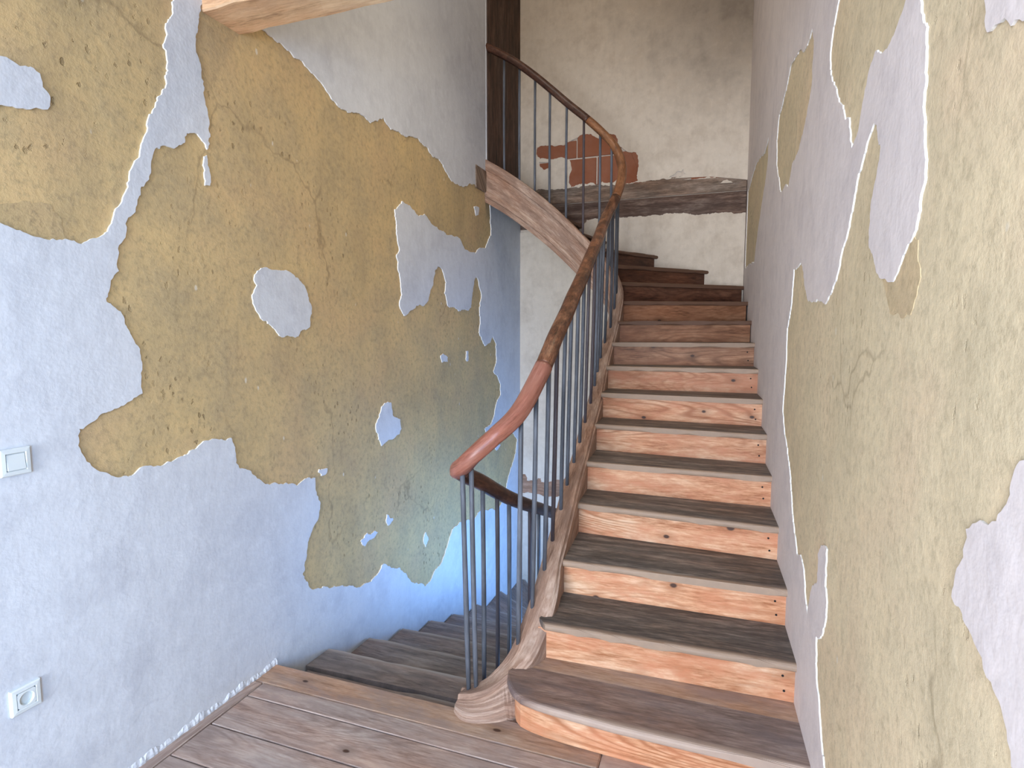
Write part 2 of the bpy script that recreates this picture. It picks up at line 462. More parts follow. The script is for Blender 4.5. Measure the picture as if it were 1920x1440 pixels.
OCHRE_B = [(1.842,2.876), (1.829,2.82), (1.809,2.709), (1.832,2.63), (1.839,2.589), (1.843,2.501), (1.858,2.446), (1.86,2.393), (1.855,2.353), (1.842,2.327), (1.82,2.355), (1.799,2.374), (1.776,2.371), (1.749,2.363), (1.738,2.323), (1.69,2.287), (1.641,2.284), (1.608,2.262), (1.59,2.214), (1.587,2.172), (1.546,2.114), (1.527,2.056), (1.518,2.02), (1.509,2.011), (1.478,1.972), (1.475,1.925), (1.445,1.882), (1.437,1.828), (1.444,1.806), (1.422,1.781), (1.405,1.734), (1.394,1.698), (1.441,1.667), (1.453,1.63), (1.478,1.576), (1.504,1.534), (1.509,1.471), (1.504,1.373), (1.479,1.362), (1.413,1.332), (1.352,1.319), (1.318,1.295), (1.277,1.279), (1.274,1.25), (1.278,1.201), (1.303,1.16), (1.333,1.124), (1.371,1.101), (1.432,1.081), (1.461,1.09), (1.503,1.106), (1.537,1.095), (1.585,1.099), (1.644,1.109), (1.707,1.127), (1.764,1.152), (1.802,1.153), (1.87,1.133), (1.896,1.141), (1.914,1.078), (1.916,1.026), (1.936,0.996), (1.968,0.988), (2.023,0.942), (2.111,0.88), (2.191,0.862), (2.292,0.827), (2.347,0.845), (2.431,0.834), (2.437,0.757), (2.464,0.697), (2.45,0.621), (2.378,0.539), (2.346,0.459), (2.325,0.403), (2.327,0.373), (2.31,0.364), (2.33,0.324), (2.378,0.251), (2.437,0.23), (2.548,0.19), (2.666,0.143), (2.824,0.08), (2.917,0.063), (2.982,0.079), (3.043,0.122), (3.086,0.11), (3.173,0.051), (3.246,0.024), (3.321,-0.045), (3.379,-0.116), (3.429,-0.159), (3.523,-0.204), (3.599,-0.259), (3.679,-0.254), (3.751,-0.203), (3.875,-0.182), (3.981,-0.078), (4.064,0.015), (4.204,0.031), (4.508,-0.039), (4.641,-0.006), (4.853,-0.056), (5.022,-0.113), (5.162,-0.095), (5.245,-0.044), (5.374,0.135), (5.462,0.207), (5.599,0.334), (5.639,0.46), (5.457,0.573), (5.232,0.642), (5.024,0.705), (4.885,0.668), (4.791,0.677), (4.755,0.719), (4.886,0.734), (4.984,0.814), (5.045,0.925), (5.149,0.981), (5.149,1.094), (5.067,1.175), (4.968,1.225), (5.048,1.323), (5.029,1.484), (4.951,1.55), (4.893,1.494), (4.763,1.462), (4.71,1.511), (4.63,1.586), (4.659,1.681), (4.644,1.788), (4.69,1.911), (4.629,2.014), (4.58,2.062), (4.529,2.019), (4.488,1.899), (4.461,1.795), (4.413,1.767), (4.304,1.77), (4.23,1.755), (4.13,1.782), (4.02,1.79), (3.995,1.859), (3.969,1.881), (3.997,1.965), (3.922,2.062), (3.871,2.071), (3.821,2.041), (3.782,1.926), (3.732,1.867), (3.684,1.798), (3.614,1.774), (3.537,1.773), (3.451,1.736), (3.368,1.697), (3.311,1.761), (3.312,1.782), (3.343,1.834), (3.327,1.933), (3.301,2.03), (3.284,2.077), (3.322,2.12), (3.292,2.232), (3.274,2.368), (3.368,2.439), (3.463,2.429), (3.587,2.379), (3.667,2.412), (3.833,2.351), (4.013,2.319), (4.227,2.33), (4.349,2.252), (4.557,2.248), (4.617,2.294), (4.783,2.324), (4.916,2.456), (4.896,2.729), (4.789,2.803), (4.585,2.819), (4.47,2.807), (4.323,2.744), (4.119,2.739), (4.024,2.785), (3.904,2.847), (3.817,2.836), (3.734,2.876), (3.577,2.898), (3.405,2.863), (3.248,2.848), (3.165,2.893), (3.023,2.814), (2.949,2.831), (2.859,2.816), (2.708,2.803), (2.617,2.845), (2.531,2.885), (2.436,2.917), (2.377,2.909), (2.309,2.93), (2.238,2.939), (2.17,2.948), (2.063,2.936), (1.909,2.932)]
R_EDGE = [(2.191,2.895), (2.171,2.645), (2.217,2.603), (2.26,2.54), (2.239,2.446), (2.167,2.384), (2.058,2.287), (1.994,2.219), (1.946,2.21), (1.895,2.11), (1.831,2.137), (1.804,2.196), (1.765,2.248), (1.704,2.286), (1.656,2.259), (1.604,2.248), (1.559,2.256), (1.511,2.278), (1.489,2.294), (1.471,2.326), (1.477,2.443), (1.438,2.394), (1.398,2.247), (1.375,2.196), (1.352,2.175), (1.345,2.099), (1.346,2.027), (1.319,1.935), (1.319,1.871), (1.336,1.815), (1.359,1.783), (1.4,1.757), (1.428,1.733), (1.457,1.708), (1.532,1.717), (1.563,1.723), (1.613,1.765), (1.666,1.81), (1.67,1.889), (1.649,1.948), (1.617,2.002), (1.618,2.038), (1.655,2.093), (1.68,2.108), (1.711,2.092), (1.751,2.058), (1.807,2.019), (1.837,1.97), (1.878,1.891), (1.944,1.841), (2.008,1.754), (2.125,1.695), (2.279,1.712), (2.454,1.711), (2.562,1.799), (2.655,1.877), (2.841,1.869), (2.861,1.73), (2.96,1.612), (2.956,1.402), (2.988,1.222), (2.898,1.122), (2.804,1.078), (2.703,0.993), (2.622,0.886), (2.525,0.782), (2.444,0.723), (2.373,0.75), (2.291,0.721), (2.253,0.656), (2.182,0.605), (2.131,0.73), (2.053,0.782), (2.066,0.867), (2.022,0.915), (1.947,0.93), (1.952,0.868), (1.946,0.811), (1.911,0.775), (1.916,0.714), (1.974,0.627), (2.031,0.601), (2.019,0.517), (1.974,0.453), (1.914,0.377), (1.836,0.294), (1.785,0.234)]
R_STRIP = [(4.088,2.814), (4.299,2.785), (4.964,2.874), (5.408,2.838), (5.639,2.824), (5.629,2.17), (5.365,2.143), (4.763,2.11), (4.621,2.257), (4.413,2.425), (4.212,2.54), (4.082,2.674)]
R_LEAF = [(2.644,2.785), (2.785,2.772), (2.966,2.841), (3.203,2.884), (3.357,2.819), (3.591,2.781), (3.663,2.661), (3.617,2.518), (3.399,2.325), (3.21,2.321), (3.114,2.286), (3.019,2.372), (2.841,2.38), (2.676,2.468), (2.59,2.568), (2.589,2.715)]
R_TOP = [(1.108,2.097), (1.099,2.055), (1.091,2.043), (1.063,2.041), (1.04,2.039), (1.009,2.021), (0.995,2.015), (0.93,1.986), (0.906,2.011), (0.996,2.106), (1.115,2.169)]
R_LOW = [(0.907,1.433), (0.917,1.42), (0.924,1.4), (0.93,1.37), (0.953,1.339), (0.974,1.326), (1.021,1.313), (1.041,1.298), (1.042,1.253), (1.065,1.218), (1.073,1.176), (1.022,1.157), (0.976,1.139), (0.933,1.117), (0.902,1.099), (0.885,1.08), (0.872,1.06), (0.868,1.042), (0.823,1.041), (0.795,1.144), (0.821,1.323), (0.86,1.44)]
TIMBER = [(-3.93,3.079), (-1.922,3.017), (-1.797,3.016), (-1.653,3.015), (-1.453,3.012), (-1.122,3.009), (-0.896,3.008), (-0.776,3.007), (-0.622,3.012), (-0.444,3.018), (-0.184,2.996), (-0.083,2.998), (-0.048,2.937), (0.018,2.966), (0.102,2.925), (0.199,2.951), (0.278,2.986), (0.29,2.663), (0.193,2.661), (0.111,2.658), (-0.006,2.674), (-0.141,2.674), (-0.278,2.675), (-0.489,2.698), (-0.669,2.691), (-0.797,2.691), (-0.927,2.69), (-1.117,2.693), (-1.272,2.693), (-1.31,2.639), (-2.048,2.605), (-3.947,2.492)]
LTIMBER = [(-1.986,0.015), (-1.927,0.077), (-1.906,0.075), (-1.885,0.04), (-1.889,0.008), (-1.81,0.007), (-1.761,0.047), (-1.733,0.05), (-1.728,0.006), (-1.663,0.012), (-1.623,0.023), (-1.566,0.044), (-1.486,0.059), (-1.329,0.073), (-1.327,-0.083), (-1.485,-0.115), (-1.597,-0.142), (-1.662,-0.144), (-1.711,-0.145), (-1.76,-0.126), (-1.818,-0.123), (-1.893,-0.122), (-1.952,-0.132), (-1.981,-0.098)]
ISLANDS = [
[(2.078,1.854), (2.138,1.89), (2.27,1.89), (2.335,1.859), (2.403,1.817), (2.449,1.712), (2.429,1.619), (2.364,1.6), (2.341,1.571), (2.26,1.576), (2.221,1.572), (2.155,1.626), (2.096,1.656), (2.054,1.733), (2.05,1.758), (2.081,1.803), (2.065,1.827)],
[(3.893,1.414), (3.945,1.421), (4.011,1.397), (4.01,1.361), (3.917,1.36)],
[(3.112,1.147), (3.185,1.143), (3.201,1.061), (3.295,1.016), (3.307,0.952), (3.282,0.92), (3.167,0.904), (3.067,0.881), (3.033,0.928), (3.007,1.01), (3.048,1.082), (3.076,1.127)],
[(2.467,0.871), (2.534,0.86), (2.527,0.837), (2.483,0.831), (2.461,0.857)],
[(3.111,0.429), (3.184,0.372), (3.121,0.352), (3.1,0.393)],
[(3.621,0.14), (3.66,0.07), (3.618,0.03), (3.587,0.096)],
[(2.89,0.382), (2.929,0.359), (2.969,0.369), (3.001,0.349), (2.976,0.334), (2.912,0.332), (2.864,0.308), (2.82,0.355)],
[(5.146,0.495), (5.042,0.462), (4.99,0.525), (5.063,0.541)],
[(1.826,2.296), (1.84,2.304), (1.848,2.245), (1.848,2.187), (1.824,2.182), (1.819,2.26)],
[(4.36,1.433), (4.397,1.432), (4.396,1.348), (4.358,1.354)],
[(4.543,2.636), (4.642,2.647), (4.629,2.583), (4.581,2.567)]]
BRICK_HOLES = [
[(-1.788,3.436), (-1.656,3.441), (-1.516,3.426), (-1.437,3.464), (-1.321,3.513), (-1.243,3.508), (-1.166,3.454), (-1.053,3.487), (-0.997,3.462), (-0.976,3.37), (-0.883,3.301), (-0.809,3.29), (-0.786,3.26), (-0.782,3.026), (-0.859,3.005), (-0.933,3.024), (-0.971,3.06), (-1.027,3.019), (-1.122,3.046), (-1.16,3.012), (-1.237,3.046), (-1.433,3.016), (-1.463,3.065), (-1.434,3.175), (-1.455,3.28), (-1.555,3.314), (-1.655,3.313), (-1.757,3.319), (-1.788,3.36)],
[(-1.767,3.291), (-1.665,3.276), (-1.655,3.224), (-1.716,3.21), (-1.757,3.243)],
[(-0.497,3.028), (-0.428,3.075), (-0.385,3.071), (-0.368,3.096), (-0.349,3.051), (-0.383,3.027), (-0.444,3.018)]]

XL, YB = -1.9737, 5.734
RX = lambda y: 0.406 - 0.037 * y
left_fn = lambda u, v, w: (XL + w, u, v)
right_fn = lambda u, v, w: (RX(u) - w, u, v)
back_fn = lambda u, v, w: (u, YB - w, v)

# ------------------------------------------------------------------ the setting
wall_left = tag(box('wall_left', XL - 0.25, XL, -3.8, YB, -2.3, 5.7, M['clay_left'], bev=0), kind='structure')
wall_back = tag(box('wall_back', XL - 0.25, 0.5, YB, YB + 0.25, -2.3, 5.7, M['mortar'], bev=0), kind='structure')
me = bpy.data.meshes.new('wr')
q = [(RX(-3.8), -3.8), (RX(-3.8) + .25, -3.8), (RX(YB) + .25, YB), (RX(YB), YB)]
me.from_pydata([(x, y, z) for z in (-2.3, 5.7) for x, y in q], [], [(0, 1, 2, 3), (4, 5, 6, 7), (0, 1, 5, 4), (1, 2, 6, 5), (2, 3, 7, 6), (3, 0, 4, 7)])
planar_uv(me, (0, 1, 0))
wall_right = tag(link('wall_right', me, M['clay_right']), kind='structure')
tag(box('wall_front', XL - 0.25, 0.85, -4.0, -3.8, -0.3, 5.7, M['plaster_left'], bev=0), kind='structure')
# storey above the landing and the lid of the stairwell
tag(box('ceiling', XL, 0.54, -3.8, 2.03, 3.06, 3.2, M['plaster_left'], bev=0), kind='structure')
tag(box('ceiling_stairwell', XL, 0.4, -2.0, YB, 5.6, 5.7, M['plaster_back'], bev=0), kind='structure')

# white coat on the left wall, torn away in two big sheets
sk = skin('plaster_skin', [[(-3.8, -2.25), (5.725, -2.25), (5.725, 2.95), (4.80, 2.95), (4.80, 5.6), (-3.8, 5.6)], rag(OCHRE_A, seed=2), rag(OCHRE_B, seed=3)],
          left_fn, 0.007, (M['plaster_left'], M['plaster_edge']), wall_left)
sk['label'] = 'white plaster coat, torn'
for i, lp in enumerate([OCHRE_A_ISLAND] + ISLANDS):
    skin('plaster_patch', [rag(lp, seed=20 + i)], left_fn, 0.006, (M['plaster_left'], M['plaster_edge']), wall_left)
DAMP_RIGHT =  [(1.563, 1.726), (1.457, 1.711), (1.4, 1.76), (1.359, 1.786), (1.336, 1.775), (1.329, 1.733), (1.309, 1.701), (1.324, 1.667), (1.347, 1.637), (1.399, 1.625), (1.479, 1.638), (1.515, 1.678), (1.547, 1.716)]
DAMP_LEFT =  [(0.988, 1.936), (1.107, 1.965), (1.142, 1.975), (1.162, 1.985), (1.215, 1.993), (1.243, 1.989), (1.263, 1.96), (1.272, 1.926), (1.287, 1.889), (1.276, 1.891), (1.203, 1.884), (1.166, 1.891), (1.131, 1.9), (1.103, 1.909)]
skin('darker_render', [rag(DAMP_LEFT, seed=41)], left_fn, 0.0015, (M['clay_dark'], M['clay_dark']), wall_left)['label'] = 'darker damp clay'
skin('darker_render', [rag(DAMP_RIGHT, seed=42)], right_fn, 0.0015, (M['clay_dark_right'], M['clay_dark_right']), wall_right)['label'] = 'darker clay below the white tongue'
# crumbling crust left where the old baseboard was torn off
rn = random.Random(5)
rings = []
for i in range(170):
    y = 0.7 + i * 0.0083
    hh = 0.026 + 0.008 * math.sin(i * 0.23) + 0.005 * math.sin(i * 0.71) + rn.uniform(-0.004, 0.004)
    w1, w2 = rn.uniform(0.009, 0.013), rn.uniform(0.008, 0.011)
    rings.append([(XL + 0.004, y, -0.01), (XL + w1 + 0.004, y, -0.01), (XL + w1 + 0.004, y, hh * 0.4), (XL + w2, y, hh * 0.8), (XL + 0.004, y, hh)])
crust = link('plaster_crust', sweep_mesh(rings), M['plaster_left'], wall_left)
crust['label'] = 'crumbling lower edge of the plaster'
# right wall: white strip along the stairs running up into torn tongues, two loose patches
skr = skin('plaster_skin', [rag(R_EDGE, seed=8, closed=False) + [Vector(R_EDGE[-1]), Vector((1.85, -2.2)), Vector((5.72, -2.2)), Vector((5.72, 5.6)), Vector((R_EDGE[0][0], 5.6))], rag(R_STRIP, seed=9), rag(R_LEAF, seed=10)],
           right_fn, 0.0045, (M['plaster_right'], M['plaster_edge']), wall_right)
for i, lp in enumerate((R_TOP, R_LOW)):
    skin('plaster_patch', [rag(lp, seed=30 + i)], right_fn, 0.0045, (M['plaster_right'], M['plaster_edge']), wall_right)

# back wall: stained plaster with a timber band, a lower timber and a bared piece of brickwork
skb = skin('plaster_skin', [[(XL + .002, -2.25), (0.19, -2.25), (0.19, 5.6), (XL + .002, 5.6)], rag(TIMBER, seed=12), rag(LTIMBER, seed=13)] + [rag(h, seed=14 + i) for i, h in enumerate(BRICK_HOLES)],
           back_fn, 0.014, (M['plaster_back'], M['plaster_edge']), wall_back)
box('timber_band', XL, 0.19, YB - 0.009, YB + 0.02, 2.862, 3.03, M['old_timber'], wall_back, 0.004)
box('timber_band', XL, 0.19, YB - 0.006, YB + 0.02, 2.63, 2.858, M['old_timber_dark'], wall_back, 0.004)
box('timber_band', -1.95, -1.0, YB - 0.009, YB + 0.02, -0.2, 0.09, M['brown_timber'], wall_back, 0.002)
for x0, x1, z0, z1 in ((-1.84, -1.385, 3.295, 3.46), (-1.375, -0.945, 3.295, 3.55), (-1.86, -1.47, 3.02, 3.275), (-1.455, -1.185, 3.015, 3.28), (-1.172, -0.957, 3.015, 3.283), (-0.945, -0.74, 3.0, 3.31), (-0.30, 0.02, 2.99, 3.12)):
    box('brick', x0, x1, YB - 0.010, YB + 0.03, z0, z1, M['brick'], wall_back, 0.004)

# floor of the landing: a slab and boards
floor = tag(box('floor', XL, 0.54, -3.8, 2.08, -0.20, -0.028, M['rubble'], bev=0), kind='structure')
GAP = 0.0022
rows = [(1.962, 2.105)] + [(1.866, 1.960), (1.673, 1.864)]
y = 1.671
k = 0
while y > -3.6:
    w = (0.185, 0.17, 0.19, 0.178)[k % 4]
    rows.append((y - w, y - 0.002))
    y -= w
    k += 1
for i, (y0, y1) in enumerate(rows):
    x0 = XL + (0.002 if i == 0 else 0.062)
    cuts = {0: [-0.372], 1: [], 2: [-0.3], 3: [-1.0]}.get(i, [random.uniform(-1.4, 0.0)])
    xs = [x0] + cuts + [RX(y0) - 0.004]
    for j in range(len(xs) - 1):
        dz = random.uniform(-0.0012, 0.0012)
        p = box('plank', xs[j] + GAP / 2, xs[j + 1] - GAP / 2, y0 + GAP / 2, y1 - GAP / 2, -0.028, dz, M['plank_orange'] if (i == 0 and j == 0) or (i == 1 and j == 0 and False) else M['plank'], floor, 0.003 if i else 0.006)
box('under_step_light_stop', -0.80, 0.31, 2.082, 2.80, -0.14, -0.012, M['stringer'], floor, 0.003)  # unseen slab added under the first steps to stop light from below
tr_ = box('edge_strip', XL + 0.002, XL + 0.058, -3.79, 1.958, -0.028, 0.002, M['plank'], floor, 0.003, (0, 1, 0))
bm = bmesh.new()
bmesh.ops.create_cube(bm, size=1)
bot = tag(box('floor_below', XL, 0.4, -1.0, YB, -2.4, -2.3, M['rubble'], bev=0), kind='structure')

# beam at the edge of the storey above, its end in the left wall
bm = bmesh.new()
bmesh.ops.create_cube(bm, size=1)
for v in bm.verts:
    v.co = Vector((XL - 0.02 + (v.co.x + .5) * (0.33 - XL), 1.848 + (v.co.y + .5) * 0.20, 2.86 + (v.co.z + .5) * 0.22))
bmesh.ops.subdivide_edges(bm, edges=[e for e in bm.edges if abs((e.verts[0].co - e.verts[1].co).x) > 0.5], cuts=24)
for v in bm.verts:
    v.co.y += random.gauss(0, 0.0022)
    v.co.z += random.gauss(0, 0.0022)
bmesh.ops.bevel(bm, geom=[e for e in bm.edges if len(e.link_faces) == 2 and e.calc_face_angle(0) > 0.8], offset=0.006, segments=1, affect='EDGES')
me = from_bm(bm)
planar_uv(me, (1, 0, 0))
tag(link('ceiling_beam', me, M['beam']), 'rough-sawn timber beam across the top of the picture, its end set in the left wall', 'beam', kind='structure')

# ------------------------------------------------------------------ the well string: plan, top of string, rail
ST = [  # x, y, z of string top, z of rail centre
    (-1.000, 2.155, 0.050, 1.035), (-0.930, 2.145, 0.080, 1.100), (-0.855, 2.185, 0.125, 1.172), (-0.785, 2.275, 0.212, 1.262),
    (-0.740, 2.410, 0.372, 1.408), (-0.725, 2.500, 0.462, 1.495), (-0.725, 2.620, 0.540, 1.575), (-0.735, 2.865, 0.670, 1.695),
    (-0.745, 3.030, 0.757, 1.778), (-0.757, 3.290, 0.872, 1.905), (-0.770, 3.580, 1.020, 2.060), (-0.785, 3.860, 1.150, 2.198),
    (-0.803, 4.100, 1.290, 2.318), (-0.808, 4.300, 1.440, 2.440), (-0.796, 4.460, 1.590, 2.560), (-0.785, 4.590, 1.760, 2.710),
    (-0.788, 4.705, 1.930, 2.890), (-0.842, 4.780, 2.095, 3.065), (-0.945, 4.800, 2.240, 3.195), (-1.080, 4.803, 2.380, 3.326),
    (-1.225, 4.806, 2.525, 3.452), (-1.370, 4.808, 2.660, 3.585), (-1.520, 4.812, 2.785, 3.720), (-1.680, 4.820, 2.905, 3.850),
    (-1.820, 4.826, 3.000, 3.945), (-1.985, 4.832, 3.100, 4.045)]
PER = 8
SP = spline(ST, PER)


def frame(P, i):
    a, b = P[max(0, i - 1)], P[min(len(P) - 1, i + 1)]
    t = Vector((b[0] - a[0], b[1] - a[1], 0))
    t.normalize()
    return t, Vector((t.y, -t.x, 0))   # travel direction, towards the steps


def inner_pt(y=None, x=None, o=0.045):
    """Point on the step side of the string, found by y on the straight run or by x on the upper run."""
    best, bd = None, 9
    for i, p in enumerate(SP):
        d = abs(p[1] - y) if y is not None else abs(p[0] - x)
        if y is not None and (i < 3 * PER or i > 17 * PER):
            continue
        if x is not None and i < 16 * PER:
            continue
        if d < bd:
            best, bd = i, d
    t, n = frame(SP, best)
    return Vector((SP[best][0], SP[best][1], 0)) + n * o, best


stair = tag(empty('staircase', (-0.2, 2.04, 0)), 'wooden winding staircase going up, orange pine risers under worn grey treads', 'staircase')

rings = []
for i, p in enumerate(SP):
    t, n = frame(SP, i)
    c = Vector((p[0], p[1], 0))
    h = 0.37
    zt = p[2]
    zb = zt - h
    fl = 0.075 * max(0.0, min(1.0, (i + 3) / (1.2 * PER), (3.6 * PER - i) / (1.0 * PER)))
    if i < 4 * PER:
        k = max(0.0, (i - 2.0 * PER) / (2.0 * PER))
        zb = -0.012 * (1 - k) + (zt - h) * k
    bu = 0.034 * max(0.0, min(1.0, (i - 2.2 * PER) / (0.8 * PER), (5.6 * PER - i) / (1.6 * PER)))
    pr = [(0.048 + bu, zt - 0.026), (0.041 + bu, zt - 0.022), (0.036 + bu * 0.6, zt - 0.001), (0.030, zt), (-0.038, zt - 0.002), (-0.048, zt - 0.014)]
    if zt - zb > 0.2:
        H_ = zt - zb
        pr += [(-0.048, zt - 0.085), (-0.040, zt - 0.095), (-0.040, zb + 0.105), (-0.050, zb + 0.095), (-0.050, zb + 0.055), (-0.042, zb + 0.045), (-0.042, zb)]
    else:
        pr += [(-0.048, zt + (zb - zt) * f) for f in (0.2, 0.35, 0.5, 0.65, 0.8, 0.9, 1.0)]
    pr += [(0.046 + max(fl, bu), zb), (0.048 + max(fl * 0.55, bu), zb + (zt - zb) * 0.45)]
    rings.append([c + n * o + Vector((0, 0, z)) for o, z in pr])
link('stringer', sweep_mesh(rings), M['stringer'], stair)

# ------------------------------------------------------------------ steps going up
ZK = [0, .163, .331, .500, .668, .838, 1.010, 1.180, 1.345, 1.512, 1.675, 1.838, 2.002, 2.155, 2.312, 2.475, 2.640, 2.800, 2.965]
RN = {2: 2.326, 3: 2.612, 4: 2.928, 5: 3.243, 6: 3.53, 7: 3.81, 8: 4.14, 9: 4.45, 10: 4.77, 11: 5.16, 12: 5.66}
LN = {2: 2.30, 3: 2.60, 4: 2.985, 5: 3.26, 6: 3.58, 7: 3.86, 8: 4.16, 9: 4.37, 10: 4.52}
L, R = {}, {}
for k in range(2, 13):
    R[k] = Vector((RX(RN[k]) - 0.004, RN[k], 0))
for k, x in {13: -0.11, 14: -0.573, 15: -1.07, 16: -1.31, 17: -1.60, 18: -1.90}.items():
    R[k] = Vector((x, YB - 0.008, 0))
LI = {}
for k in range(2, 11):
    L[k], LI[k] = inner_pt(y=LN[k])
L[2] = Vector((-0.668, 2.300, 0))
for k in range(11, 19):   # in the turn the steps meet the string where its top runs just above them
    LI[k] = min(range(14 * PER, len(SP)), key=lambda i: abs(SP[i][2] - 0.065 - ZK[k]))
    t, n = frame(SP, LI[k])
    L[k] = Vector((SP[LI[k]][0], SP[LI[k]][1], 0)) + n * 0.045
CORNER = Vector((RX(YB) - 0.004, YB - 0.008, 0))


def slab(name, poly, nfront, ztop, thick, mat, parent, g, front_n, front_o, nose=0.013, wav=0.0):
    """Board of any plan; the first nfront points form its front edge, which is rounded. g grain, front_n points from the front edge back."""
    bm = bmesh.new()
    vt = [bm.verts.new((p.x, p.y, ztop)) for p in poly]
    f = bm.faces.new(vt)
    r = bmesh.ops.extrude_face_region(bm, geom=[f])
    for e in r['geom']:
        if isinstance(e, bmesh.types.BMVert):
            e.co.z -= thick
    bm.verts.ensure_lookup_table()
    fe = []
    fp = [Vector((p.x, p.y)) for p in poly[:nfront]]
    for e in bm.edges:
        a, b = e.verts
        if abs(a.co.z - b.co.z) > 1e-5:
            continue
        for i in range(nfront - 1):
            s = {i, i + 1}
            da = min(range(nfront), key=lambda q: (fp[q] - a.co.xy).length)
            db = min(range(nfront), key=lambda q: (fp[q] - b.co.xy).length)
            if (fp[da] - a.co.xy).length < 1e-4 and (fp[db] - b.co.xy).length < 1e-4 and {da, db} == s:
                fe.append(e)
    if nose and fe:
        bmesh.ops.bevel(bm, geom=fe, offset=nose, segments=3, affect='EDGES', profile=0.5)
    bmesh.ops.triangulate(bm, faces=[f for f in bm.faces if len(f.verts) > 4])
    me = from_bm(bm)
    planar_uv(me, g, (front_o.x, front_o.y, ztop), front_n)
    return link(name, me, mat, parent)


def strip(name, line, back, z0, z1, mat, parent, u0=0.0):
    """Upright board following a plan line, thickness towards back."""
    rings = []
    for p in line:
        b = p + back
        rings.append([(p.x, p.y, z0), (p.x, p.y, z1), (b.x, b.y, z1), (b.x, b.y, z0)])
    me = sweep_mesh(rings)
    # u along the board, v = height
    ul = me.uv_layers[0]
    d = (line[-1] - line[0]).normalized()
    for li, lp in enumerate(me.loops):
        c = me.vertices[lp.vertex_index].co
        ul.data[li].uv = ((c - line[0]).dot(d), c.z)
    return link(name, me, mat, parent)


def wavy(a, b, n, amp, rn):
    out = []
    d = (b - a)
    nr = Vector((-d.y, d.x, 0)).normalized()
    for i in range(n + 1):
        t = i / n
        out.append(a + d * t + nr * (rn.gauss(0, amp) if 0 < i < n else 0))
    return out


rn = random.Random(11)
# first step: its front sweeps round to the foot of the string
n1 = [Vector(p) for p in ((-0.786, 2.125, 0), (-0.762, 2.085, 0), (-0.73, 2.050, 0), (-0.694, 2.026, 0), (-0.62, 2.009, 0), (-0.525, 1.999, 0), (-0.32, 1.986, 0), (-0.04, 1.984, 0), (0.16, 1.990, 0), (RX(2.0) - 0.004, 1.998, 0))]
wall_side = [Vector((RX(2.235) - 0.004, 2.235, 0))]
in1 = [Vector((-0.775, 2.235, 0)), Vector((-0.80, 2.18, 0))]
slab('tread', n1 + wall_side + in1, len(n1), ZK[1], 0.034, M['tread_brown'], stair, (1, 0.01, 0), Vector((0, 1, 0)), Vector((0, 1.99, 0)))
slab('tread_back_board', [Vector((-0.775, 2.238, 0)), Vector((RX(2.238) - 0.004, 2.238, 0)), Vector((RX(2.38) - 0.004, 2.38, 0)), Vector((-0.74, 2.38, 0))], 2, ZK[1] - 0.001, 0.032, M['plank_orange'], stair, (1, 0, 0), Vector((0, 1, 0)), Vector((0, 2.1, 0)), 0.002)
r1 = [Vector(p) for p in ((-0.755, 2.135, 0), (-0.738, 2.105, 0), (-0.712, 2.080, 0), (-0.66, 2.063, 0), (-0.60, 2.053, 0), (-0.516, 2.046, 0), (-0.328, 2.038, 0), (-0.10, 2.034, 0), (0.1, 2.034, 0), (RX(2.03) - 0.004, 2.036, 0))]
strip('riser', r1, Vector((0, 0.022, 0)), 0.001, ZK[1] - 0.034, M['riser'], stair)

for k in range(2, 19):
    a, b = L[k], R[k]
    d = (b - a).normalized()
    bk = Vector((-d.y, d.x, 0))           # away from the climber
    # riser under this nosing, set back
    ra, rb = a + bk * 0.03 - d * (0.045 if k < 4 else 0.01), b + bk * 0.03
    if k >= 13:
        rb = rb + d * (-0.03 * d.y)
        rb.y = min(rb.y, YB - 0.008)
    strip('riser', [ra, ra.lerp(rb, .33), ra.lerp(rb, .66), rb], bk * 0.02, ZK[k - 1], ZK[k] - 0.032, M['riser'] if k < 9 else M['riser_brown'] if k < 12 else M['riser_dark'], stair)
    # tread
    if k < 18:
        a2, b2 = L[k + 1], R[k + 1]
        d2 = (b2 - a2).normalized()
        bk2 = Vector((-d2.y, d2.x, 0))
        e = 0.05
        pa2, pb2 = a2 + bk2 * e, b2 + bk2 * e
    else:
        pa2, pb2 = Vector((XL + .01, L[18].y + 0.02, 0)), Vector((XL + .01, YB - 0.008, 0))
    if k < 11:
        pb2.x = RX(pb2.y) - 0.004
        chain = [pb2]
    elif k == 11:
        chain = [Vector((RX(pb2.y) - 0.004, min(pb2.y, YB - 0.008), 0))]
    elif k == 12:
        pb2.y = YB - 0.008
        chain = [CORNER, Vector((R[13].x - 0.05, YB - 0.008, 0))]
    else:
        pb2.y = YB - 0.008
        if k < 18:
            pb2.x = R[k + 1].x - 0.05
        chain = [pb2]
    # inner boundary follows the string
    inner = []
    if k < 18:
        for i in range(LI[k + 1], LI[k], -3):
            t, n = frame(SP, i)
            inner.append(Vector((SP[i][0], SP[i][1], 0)) + n * 0.04)
        inner = inner[1:]
    front = wavy(a - d * 0.006, b, 14, 0.0012, rn)
    poly = front + chain + [pa2] + inner
    slab('tread', poly, len(front), ZK[k], 0.032, M['tread'] if k < 10 else M['tread_dark'], stair, d, bk, a, 0.014)

